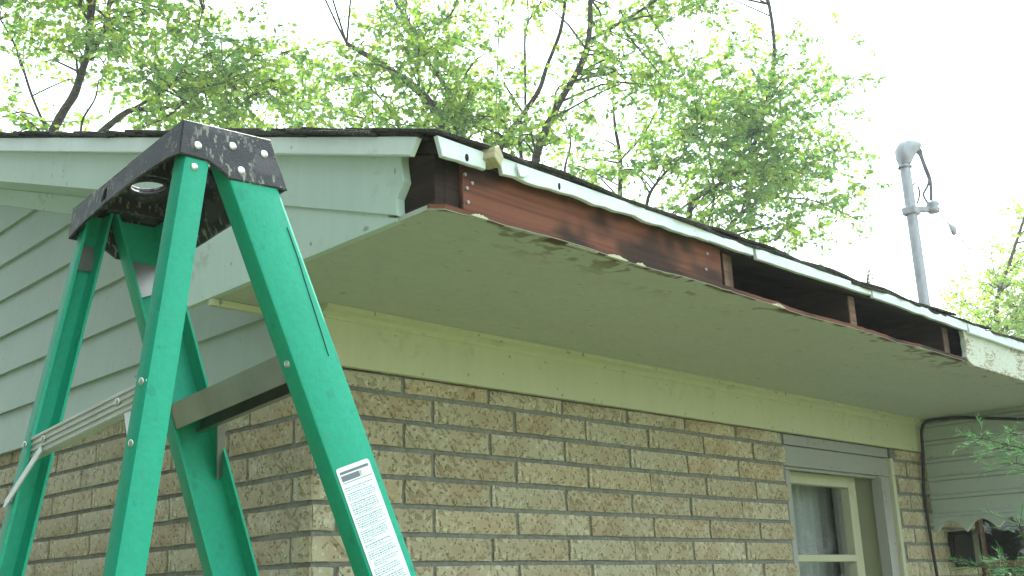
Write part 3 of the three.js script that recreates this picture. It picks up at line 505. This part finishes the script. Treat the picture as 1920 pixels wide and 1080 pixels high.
    while (y < 1500) {
      const rows = 2 + Math.floor(rnd() * 5), ind = rnd() < .5 ? 18 : 34, long = rnd() < .35;
      for (let q = 0; q < rows && y < 1500; q++) { x.fillStyle = ink[Math.floor(rnd() * 4)]; let c = ind, end = q === rows - 1 ? 90 + rnd() * 130 : 205 + rnd() * 30; while (c < end) { const w = 5 + rnd() * 18; x.fillRect(c, y + rnd() * 1.5, Math.min(w, end - c), 5 + rnd() * 2.5); c += w + 4; } y += 12.5; }
      if (rnd() < .4) { x.fillStyle = '#8a8f9a'; x.fillRect(40, y, 190, 3); y += 8; } y += 8;
    }
    const t = new THREE.CanvasTexture(cv); t.colorSpace = THREE.SRGBColorSpace; t.minFilter = THREE.LinearMipmapLinearFilter; t.generateMipmaps = true;
    const w = .0575, h = .345, r = .005, s = new THREE.Shape(); s.moveTo(r, 0); s.lineTo(w - r, 0); s.quadraticCurveTo(w, 0, w, -r); s.lineTo(w, -h + r); s.quadraticCurveTo(w, -h, w - r, -h); s.lineTo(r, -h); s.quadraticCurveTo(0, -h, 0, -h + r); s.lineTo(0, -r); s.quadraticCurveTo(0, 0, r, 0);
    const g = new THREE.ExtrudeGeometry(s, { depth: .0004, bevelEnabled: false }), p = g.attributes.position, uv = g.attributes.uv;
    for (let i = 0; i < uv.count; i++) uv.setXY(i, p.getX(i) / w, 1 + p.getY(i) / h);
    const th = Math.atan(r2.s); g.rotateZ(th); // along the rail
    const o = r2.at(.4655, .06, 0), q = g.attributes.position; for (let i = 0; i < q.count; i++) { const yy = q.getY(i); q.setXYZ(i, q.getX(i) + o.x, yy + o.y, q.getZ(i) + o.z - FL * yy + .0006); }
    g.computeVertexNormals(); sub('instruction_sticker', g, M({ map: t, roughness: .45 }), r2.mesh).userData.label = 'white sticker with rows of tiny grey print';
  }
  // a dark scratch along the near front rail
  { const g = []; const P = [[.128, .865], [.17, .86], [.21, .83], [.26, .80], [.31, .765]].map(([t, f]) => r2.at(t, f, -.0003)); const a = tube(smooth(P, 14), .0008, 4); sub('scratch', uvBox(a), rubber, r2.mesh); }
}

// ---------------------------------------------------------------- trees behind the house
const leafMat = (r, g, b) => new THREE.MeshPhysicalMaterial({ color: new THREE.Color().setRGB(r, g, b), vertexColors: true, transmission: .58, thickness: 0, roughness: .85, side: THREE.DoubleSide });
const leafA = leafMat(.34, .52, .07), leafB = leafMat(.19, .35, .085);
function leaves(sprigs, size) {
  const pos = [], idx = [], col = [];
  for (const s of sprigs) {
    const n = s.n;
    for (let i = 0; i < n; i++) {
      const k = (i + .5) / n, b = s.p.clone().addScaledVector(s.d, s.len * k);
      const side = i % 2 ? 1 : -1, out = V3(rr(-1, 1), rr(-.6, .6), rr(-1, 1)).normalize().multiplyScalar(.9).addScaledVector(s.d, .55).add(V3(0, -.35, 0)).normalize();
      const L = size * rr(.7, 1.25), w = L * rr(.26, .36), t = V3(rr(-1, 1), rr(-1, 1), rr(-1, 1)).cross(out).normalize(), up = out.clone().cross(t);
      b.addScaledVector(t, side * .01);
      const q = pos.length / 3, m = b.clone().addScaledVector(out, L * .45);
      for (const v of [b, m.clone().addScaledVector(t, w).addScaledVector(up, w * .25), b.clone().addScaledVector(out, L), m.clone().addScaledVector(t, -w).addScaledVector(up, w * .25)]) pos.push(v.x, v.y, v.z);
      idx.push(q, q + 1, q + 2, q, q + 2, q + 3);
      const c = rr(.7, 1.25), y = rr(.8, 1.35); for (let z = 0; z < 4; z++) col.push(Math.min(1.6, c * y), c, c * .9);
    }
  }
  const g = new THREE.BufferGeometry(); g.setAttribute('position', new THREE.Float32BufferAttribute(pos, 3)); g.setAttribute('color', new THREE.Float32BufferAttribute(col, 3)); g.setIndex(idx); g.computeVertexNormals(); return g;
}
// limbs: [[px, py]...] and a base radius; blobs: [x, y, rx, ry, density]; a pixel with a depth gives the place in the world
function tree(label, depth, baseXY, limbs, blobs, size, mats, dz = 1.3) {
  const foot = at(baseXY[0], baseXY[1], depth), t = thing('tree', label, 'tree', null, foot.x, 0, foot.z), loc = (v) => v.clone().sub(t.position);
  const wood = [], nodes = [];
  const lead = at(limbs[0][0][0][0], limbs[0][0][0][1], depth), st = [V3(foot.x, -.2, foot.z), V3(lerp(foot.x, lead.x, .3), lead.y * .4, lerp(foot.z, lead.z, .3)), V3(lerp(foot.x, lead.x, .8), lead.y * .78, lerp(foot.z, lead.z, .8)), lead];
  const r0 = limbs[0][1]; wood.push(tube(smooth(st, 12).map(loc), [...Array(13)].map((_, i) => r0 * lerp(2.0, 1.05, i / 12)), 10));
  for (const [pts, r, d0 = 0, d1 = 0] of limbs) {
    const P = pts.map((p, i) => at(p[0], p[1], depth + lerp(d0, d1, i / (pts.length - 1)) + (i ? rr(-.12, .12) : 0))), n = pts.length * 4, S = smooth(P, n);
    const R = S.map((_, i) => r * lerp(1, .38, i / n) * rr(.93, 1.07)); wood.push(tube(S.map(loc), R, 7)); S.forEach((p, i) => nodes.push([p, R[i]]));
    if (pts !== limbs[0][0]) { const a = S[0]; if (a.y < lead.y + .6 && a.distanceTo(lead) > .25) wood.push(tube(smooth([V3(lerp(foot.x, lead.x, .5), lead.y * .55, lerp(foot.z, lead.z, .5)), V3(lerp(lead.x, a.x, .6), lerp(lead.y * .6, a.y, .6), lerp(lead.z, a.z, .6)), a], 8).map(loc), [...Array(9)].map((_, i) => r * lerp(1.3, 1, i / 8)), 7)); }
  }
  const sprigs = [];
  for (const [x, y, rx, ry, den] of blobs) {
    const area = Math.PI * rx * ry, sc = depth / 15, count = Math.max(2, Math.round(area * den * .0120 * sc * sc / (size / .075) ** 2 * .9)), groups = Math.max(1, Math.round(count / 9)), gs = [];
    for (let i = 0; i < groups; i++) { const a = rr(0, 6.283), q = Math.sqrt(rnd()); gs.push(at(x + rx * q * Math.cos(a) * .8, y + ry * q * Math.sin(a) * .8, depth + rr(-dz, dz))); }
    for (const c of gs) { // a branchlet from the nearest limb
      let best = null, bd = 1e9; for (const nd of nodes) { const dd = nd[0].distanceTo(c) + (nd[0].y > c.y ? .5 : 0); if (dd < bd) { bd = dd; best = nd; } }
      const m = best[0].clone().lerp(c, .55).add(V3(rr(-.15, .15), rr(-.05, .2), rr(-.15, .15))), rb = Math.min(best[1] * .6, .018); wood.push(tube(smooth([best[0], m, c], 5).map(loc), [rb, rb * .9, rb * .8, rb * .6, rb * .45, rb * .3], 4, false));
    }
    for (let i = 0; i < count; i++) {
      const c = gs[i % groups], r = Math.min(rx, ry * 1.4) * depth / FOC, a = rr(0, 6.283), q = Math.pow(rnd(), .6);
      const p = c.clone().add(V3(Math.cos(a) * q, rr(-.7, .7) * q, Math.sin(a) * q).multiplyScalar(Math.min(r, .55)));
      const d = p.clone().sub(c).normalize().add(V3(rr(-.5, .5), rr(-.3, .5), rr(-.5, .5))).normalize();
      const len = rr(.22, .42); sprigs.push({ p, d, len, n: 9 + Math.floor(rnd() * 6) });
      if (i % 3 === 0) wood.push(tube([loc(c), loc(p), loc(p.clone().addScaledVector(d, len))], [.005, .0035, .002], 3, false));
    }
  }
  mesh('trunk', uvBox(merge(wood.map(g => { g = g.toNonIndexed(); return uvBox(g); }))), bark, t);
  const A = [], Bq = []; for (const s of sprigs) (rnd() < .6 ? A : Bq).push(s);
  for (const [l, m] of [[A, mats[0]], [Bq, mats[1]]]) if (l.length) { const g = leaves(l.map(s => ({ ...s, p: loc(s.p) })), size); const o = mesh('crown', g, m, t); o.userData.kind = 'stuff'; }
  return t;
}
const scatter = (n, x0, x1, y0, y1, r0, r1, den) => { const o = []; for (let i = 0; i < n; i++) { const r = rr(r0, r1); o.push([rr(x0, x1), rr(y0, y1), r, r * .7, den]); } return o; };
tree('tall tree whose slender forked trunk rises behind the gable roof edge', 12.6, [70, 400], [
  [[[80, 330], [95, 258], [115, 215], [140, 175], [155, 130], [165, 100], [168, 50], [172, -40], [190, -200], [230, -360]], .062],
  [[[158, 115], [180, 85], [200, 40], [212, -30], [300, -180], [420, -330]], .04, 0, .8], [[[155, 108], [147, 88], [140, 65]], .012],
  [[[170, 268], [205, 235], [245, 207], [300, 205], [360, 180], [420, 150]], .045, .4, -.4], [[[150, 268], [155, 225], [178, 185], [185, 150]], .018, .3, .2], [[[245, 207], [320, 160], [360, 90], [380, 20]], .02, .2, -.2], [[[95, 260], [60, 180], [30, 90], [-20, 0], [-80, -120]], .02, .5, 1.2]],
  [[30, 40, 60, 60, .9], [65, 95, 35, 35, .8], [20, 210, 35, 30, .9], [45, 240, 60, 18, .9], [120, 60, 40, 45, .35], [230, 20, 110, 45, 1], [250, 70, 90, 35, .95], [210, 110, 40, 25, .6], [350, 130, 90, 60, 1.1], [300, 160, 70, 40, 1], [400, 170, 70, 60, 1.1], [450, 100, 70, 50, .7], [520, 130, 50, 60, .9], [500, 200, 60, 50, .9], [545, 235, 35, 40, .8], [330, 215, 60, 30, .9], [270, 240, 40, 22, .6], [190, 150, 40, 20, .5], [170, 200, 20, 30, .4], [95, 110, 35, 22, .3], [365, 40, 30, 45, .7], [440, 30, 30, 25, .3], [480, 70, 20, 14, .3], [110, 15, 20, 20, .5], [470, 235, 60, 25, .8], ...scatter(20, -150, 430, -420, -60, 60, 110, .75)], .08, [leafA, leafB]);
tree('tree with a thick leaning limb that forks just above the roof corner', 15.2, [880, 420], [
  [[[856, 320], [843, 262], [800, 185], [745, 140], [690, 105], [650, 82]], .085],
  [[[850, 266], [858, 225], [845, 180], [820, 140], [795, 110], [783, 100], [770, 50], [740, 0], [720, -100], [690, -250], [660, -420]], .045, 0, .6], [[[735, -20], [650, -110], [560, -170], [470, -230]], .02, .3, .3], [[[700, -200], [600, -300], [500, -420]], .02, .4, .2], [[[786, 180], [785, 140], [783, 105], [800, 60], [850, 20], [860, -80], [840, -240]], .022, 0, -.4], [[[797, 186], [802, 175], [808, 162]], .024],
  [[[755, 255], [730, 205], [690, 160], [662, 138]], .02, .3, .4], [[[645, 168], [690, 160], [716, 146]], .012, .4, .4], [[[872, 262], [865, 205], [862, 150], [880, 110]], .018, .5, .8], [[[700, 225], [650, 215], [610, 200]], .016, .3, .8]],
  [[790, 60, 70, 50, 1], [850, 45, 50, 40, .8], [740, 20, 50, 40, .7], [700, 40, 22, 45, .5], [770, 95, 50, 22, 1], [740, 120, 40, 25, .8], [700, 130, 50, 40, .7], [645, 125, 35, 28, .5], [620, 160, 45, 35, .6], [680, 190, 70, 50, .7], [630, 220, 50, 35, .6], [720, 240, 70, 30, .9], [790, 205, 60, 55, .8], [860, 170, 60, 60, .9], [850, 225, 50, 40, 1], [895, 215, 40, 60, .9], [840, 115, 60, 35, .5], [895, 85, 35, 35, .35], [580, 180, 20, 30, .4], [565, 238, 30, 22, .6], ...scatter(22, 420, 900, -620, -130, 70, 120, .8)], .085, [leafA, leafB]);
tree('tree with several thin upright stems standing behind the middle of the eave', 14.4, [980, 430], [
  [[[1000, 320], [1015, 265], [1050, 190], [1085, 130], [1103, 78], [1107, 0], [1108, -60], [1120, -200]], .06],
  [[[933, 330], [937, 285], [945, 265], [965, 235], [985, 208], [1010, 170], [1025, 125], [1050, 60], [1060, 0], [1065, -60]], .05, .2, .2], [[[985, 206], [985, 150], [985, 60], [990, 40], [988, -20], [980, -160]], .02, .2, .6], [[[990, 40], [1012, 8], [1030, -60]], .015, .5, .6], [[[975, 270], [977, 220], [985, 206]], .028, .3, .2],
  [[[1103, 78], [1150, 50], [1200, 20], [1250, -15], [1330, -90]], .03, 0, -.4], [[[930, 300], [931, 160], [934, 100], [935, 0], [930, -140]], .014, .8, 1], [[[1060, 310], [1070, 262], [1050, 215]], .018, .6, .6]],
  [[1010, 25, 50, 40, .6], [950, 175, 50, 55, .7], [930, 235, 50, 50, .9], [980, 255, 50, 35, .9], [1060, 210, 40, 50, .45], [1040, 262, 40, 30, .7], [1075, 160, 25, 30, .4], [1130, 70, 50, 40, .6], [1180, 40, 50, 40, .8], [1240, 20, 50, 35, .8], [1300, 12, 50, 22, .6], [1150, 115, 55, 38, .7], [1210, 130, 60, 45, .9], [1180, 170, 50, 28, .8], [1090, 217, 60, 14, .8], [1250, 160, 50, 40, .6], [900, 262, 40, 30, .9], ...scatter(14, 850, 1330, -420, -60, 60, 100, .6)], .085, [leafA, leafB]);
tree('broad bushy tree whose crown spreads behind the eave towards the mast', 17, [1290, 520], [
  [[[1290, 470], [1300, 375], [1345, 350], [1400, 300], [1430, 220], [1450, 130], [1450, 60], [1430, -40], [1390, -150], [1360, -260]], .05],
  [[[1160, 420], [1163, 300], [1153, 235], [1150, 200]], .045, .2, .2], [[[1163, 300], [1205, 255], [1222, 225], [1250, 180]], .02, .2, 0], [[[1215, 430], [1215, 372], [1240, 332], [1280, 290], [1310, 230]], .032, -.2, -.4], [[[1250, 412], [1300, 376], [1350, 350]], .026], [[[1350, 450], [1380, 410], [1430, 370], [1500, 320], [1570, 280]], .036, .3, .3], [[[1325, 430], [1340, 360], [1330, 290], [1345, 215], [1355, 150]], .026, .5, .8], [[[1430, 370], [1520, 375], [1600, 408], [1650, 430]], .016, .3, 0], [[[1500, 320], [1580, 340], [1650, 345]], .014, .3, .3], [[[1400, 300], [1480, 220], [1560, 180], [1610, 140]], .016, 0, .4]],
  [[1400, 200, 80, 50, 1.1], [1370, 250, 90, 50, 1], [1450, 240, 80, 50, 1.1], [1420, 300, 90, 50, 1.1], [1500, 290, 60, 40, 1], [1555, 290, 55, 22, .9], [1480, 340, 60, 40, .9], [1420, 370, 70, 45, .9], [1370, 330, 60, 40, .8], [1300, 260, 60, 60, .8], [1280, 190, 60, 50, .8], [1240, 230, 50, 40, .6], [1290, 320, 50, 40, .6], [1330, 395, 60, 35, .8], [1440, 425, 50, 38, .8], [1495, 445, 50, 30, .7], [1540, 375, 60, 18, .8], [1600, 412, 45, 13, .7], [1630, 352, 42, 22, .45], [1560, 215, 50, 40, .5], [1590, 170, 36, 36, .35], [1500, 150, 40, 45, .45], [1450, 130, 50, 40, .45], [1525, 482, 28, 20, .5], [1530, 80, 60, 50, .08], [1220, 305, 40, 28, .8], [1120, 330, 60, 36, .8], [1060, 300, 50, 30, .8], [1180, 335, 40, 28, .5], [1240, 405, 30, 25, .7], [1440, 40, 40, 40, .18], [1380, 100, 40, 40, .5], [1330, 140, 40, 40, .7], [1390, 440, 40, 30, .8], ...scatter(8, 1150, 1420, -260, -40, 50, 90, .5)], .092, [leafB, leafA]);
tree('yellow green tree in the distance right of the mast', 21, [1900, 800], [
  [[[1892, 720], [1880, 640], [1868, 590], [1875, 540], [1892, 495], [1910, 440], [1930, 380]], .06], [[[1880, 640], [1840, 600], [1800, 565]], .025], [[[1880, 620], [1915, 570], [1960, 500]], .03], [[[1875, 545], [1862, 500], [1858, 465]], .014]],
  [[1870, 540, 50, 38, .9], [1840, 590, 50, 30, .9], [1900, 590, 40, 50, .9], [1800, 560, 22, 14, .5], [1908, 500, 28, 38, .7], [1860, 468, 18, 16, .5], [1916, 452, 14, 18, .5], [1890, 640, 50, 30, .9], [1960, 560, 60, 70, .9], [1970, 450, 60, 60, .8], [2040, 520, 60, 80, .8], [1980, 640, 80, 50, .9]], .085, [leafA, leafA]);

// trees along the left side of the plot, outside the frame: they keep the low sky off the gable
const evergreen = new THREE.MeshPhysicalMaterial({ color: new THREE.Color().setRGB(.045, .075, .03), vertexColors: true, transmission: .12, thickness: 0, roughness: .9, side: THREE.DoubleSide });
function sideTree(label, x, z, h, rad, group) {
  const t = thing('evergreen_tree', label, 'tree', group, x, 0, z), wood = [tube([V3(0, -.2, 0), V3(.1, h * .35, .05), V3(0, h * .7, .1), V3(.05, h * .92, 0)], [.17, .13, .07, .02], 9)], sp = [];
  for (let i = 0; i < 1000; i++) {
    const a = rr(0, 6.283), q = Math.sqrt(rnd()), k = rr(-1, 1), w = Math.sqrt(1 - k * k * .9), p = V3(Math.cos(a) * rad * q * w, h * .56 + k * h * .43, Math.sin(a) * rad * q * w), d = V3(Math.cos(a), rr(-.3, .5), Math.sin(a)).normalize();
    sp.push({ p, d, len: rr(.3, .6), n: 11 }); if (i % 14 === 0) wood.push(tube(smooth([V3(.02, Math.max(.8, p.y - .9), .03), p.clone().multiply(V3(.5, 1, .5)).add(V3(0, -.25, 0)), p], 5), [.03, .024, .018, .012, .008, .004], 5));
  }
  mesh('trunk', merge(wood.map(g => uvBox(g.toNonIndexed()))), bark, t); mesh('crown', leaves(sp, .17), evergreen, t).userData.kind = 'stuff';
}
for (const [l, x, z, h, r, g] of [
  ['dense dark evergreen on the lawn, the one behind the other evergreens by the gable', -4.0, -4.6, 9, 2.0, 1], ['tall dense dark evergreen standing opposite the middle of the gable wall', -4.1, -1.6, 9.6, 2.0, 1], ['dense dark evergreen standing opposite the brick corner of the house', -4.6, 1.3, 8.6, 2.0, 1], ['dark evergreen behind the ladder on the open lawn', -5.6, 4.0, 8.0, 2.0, 1],
  ['dark evergreen across the lawn from the porch window', 10.5, 6.5, 7.5, 2.6, 0], ['tall dark evergreen at the far end of the porch', 12.5, 2.6, 8.0, 2.6, 0], ['wide dark evergreen across the lawn from the porch post', 8.5, 10.5, 7.0, 2.8, 0]]) sideTree(l, x, z, h, r, g ? 'evergreens beside the gable' : 'evergreens across from the porch');

// ---------------------------------------------------------------- feathery evergreen at the right, mostly outside the frame
{
  const base = V3(1.62, 0, 1.62), t = thing('juniper_bush', 'feathery bright green juniper reaching in front of the porch panel', 'bush', null, base.x, 0, base.z);
  const needle = new THREE.MeshPhysicalMaterial({ color: new THREE.Color().setRGB(.12, .34, .10), transmission: .35, thickness: 0, roughness: .8, side: THREE.DoubleSide });
  const wood = [tube([V3(0, -.1, 0), V3(.02, .9, 0), V3(0, 1.7, .02), V3(0, 2.15, 0)], [.035, .028, .018, .006], 8)], pos = [], idx = [];
  const loc = (v) => v.sub(base);
  const spray = (a, b) => { // a bough from a to b with drooping side twigs
    const m = a.clone().lerp(b, .5).add(V3(0, .08, 0)), S = smooth([a, m, b], 14), dir = b.clone().sub(a).normalize(); wood.push(tube(S, S.map((_, i) => lerp(.006, .0012, i / 14)), 5, false));
    for (let i = 4; i <= 14; i++) for (let s = 0; s < 5; s++) {
      const p = S[i].clone(), d = V3(rr(-1, 1), rr(-.7, .5), rr(-1, 1)).normalize().multiplyScalar(.8).addScaledVector(dir, .9).normalize(), len = rr(.05, .12) * lerp(1.1, .7, i / 14), e = p.clone().addScaledVector(d, len).add(V3(0, -.012, 0));
      wood.push(tube([p, e], [.0012, .0005], 3, false));
      for (let k = 0; k < 14; k++) { const q = p.clone().lerp(e, (k + .5) / 14), nd = V3(rr(-1, 1), rr(-1, 1), rr(-1, 1)).normalize().multiplyScalar(.7).addScaledVector(d, .8).normalize(), L = rr(.012, .028), w = V3(rr(-1, 1), rr(-1, 1), rr(-1, 1)).cross(nd).normalize().multiplyScalar(.0007), z = pos.length / 3; pos.push(...q.clone().add(w).toArray(), ...q.clone().sub(w).toArray(), ...q.clone().addScaledVector(nd, L).toArray()); idx.push(z, z + 1, z + 2); }
    }
  };
  for (const [px, py, d, h] of [[1842, 822, 2.25, 1.55], [1868, 838, 2.3, 1.6], [1895, 812, 2.2, 1.7], [1905, 868, 2.3, 1.5], [1912, 985, 2.3, 1.3], [1835, 1062, 2.35, 1.25], [1880, 1050, 2.3, 1.2], [1900, 1075, 2.25, 1.2]]) spray(V3(0, h, 0), loc(at(px, py, d)));
  for (let i = 0; i < 26; i++) { const a = rr(-1.9, 3.2), h = rr(.5, 2.0), r = rr(.35, .55) * (1 - h / 3.2); const e = V3(Math.cos(a) * r, h - rr(0, .2), Math.sin(a) * r); const w = e.clone().add(base).sub(CAM); if (w.dot(RGT) / w.dot(FWD) < .50) continue; spray(V3(0, h, 0), e); }
  mesh('stem', merge(wood.map(g => uvBox(g.toNonIndexed()))), bark, t);
  const g = new THREE.BufferGeometry(); g.setAttribute('position', new THREE.Float32BufferAttribute(pos, 3)); g.setIndex(idx); g.computeVertexNormals(); const o = mesh('foliage', g, needle, t); o.userData.kind = 'stuff';
}
{ // small weed growing from the roof edge
  const t = thing('roof_weed', 'tiny weed sprouting from the shingle edge near the mast', 'weed', null, 1.38, deckTop(.70) + .025 + H, .70), g = [];
  for (let i = 0; i < 12; i++) { const e = V3(rr(-.025, .025), rr(.012, .04), rr(-.02, .02)); g.push(tube([V3(rr(-.006, .006), -.012, 0), e.clone().multiplyScalar(.6), e], [.0012, .001, .0008], 3)); const f = new THREE.SphereGeometry(.003, 5, 4).scale(1.4, .6, 1).translate(e.x, e.y, e.z); g.push(f); }
  mesh('stalks', merge(g.map(q => uvBox(q))), new THREE.MeshStandardMaterial({ color: new THREE.Color().setRGB(.16, .15, .07), roughness: 1 }), t);
}
renderer.render(scene, camera);
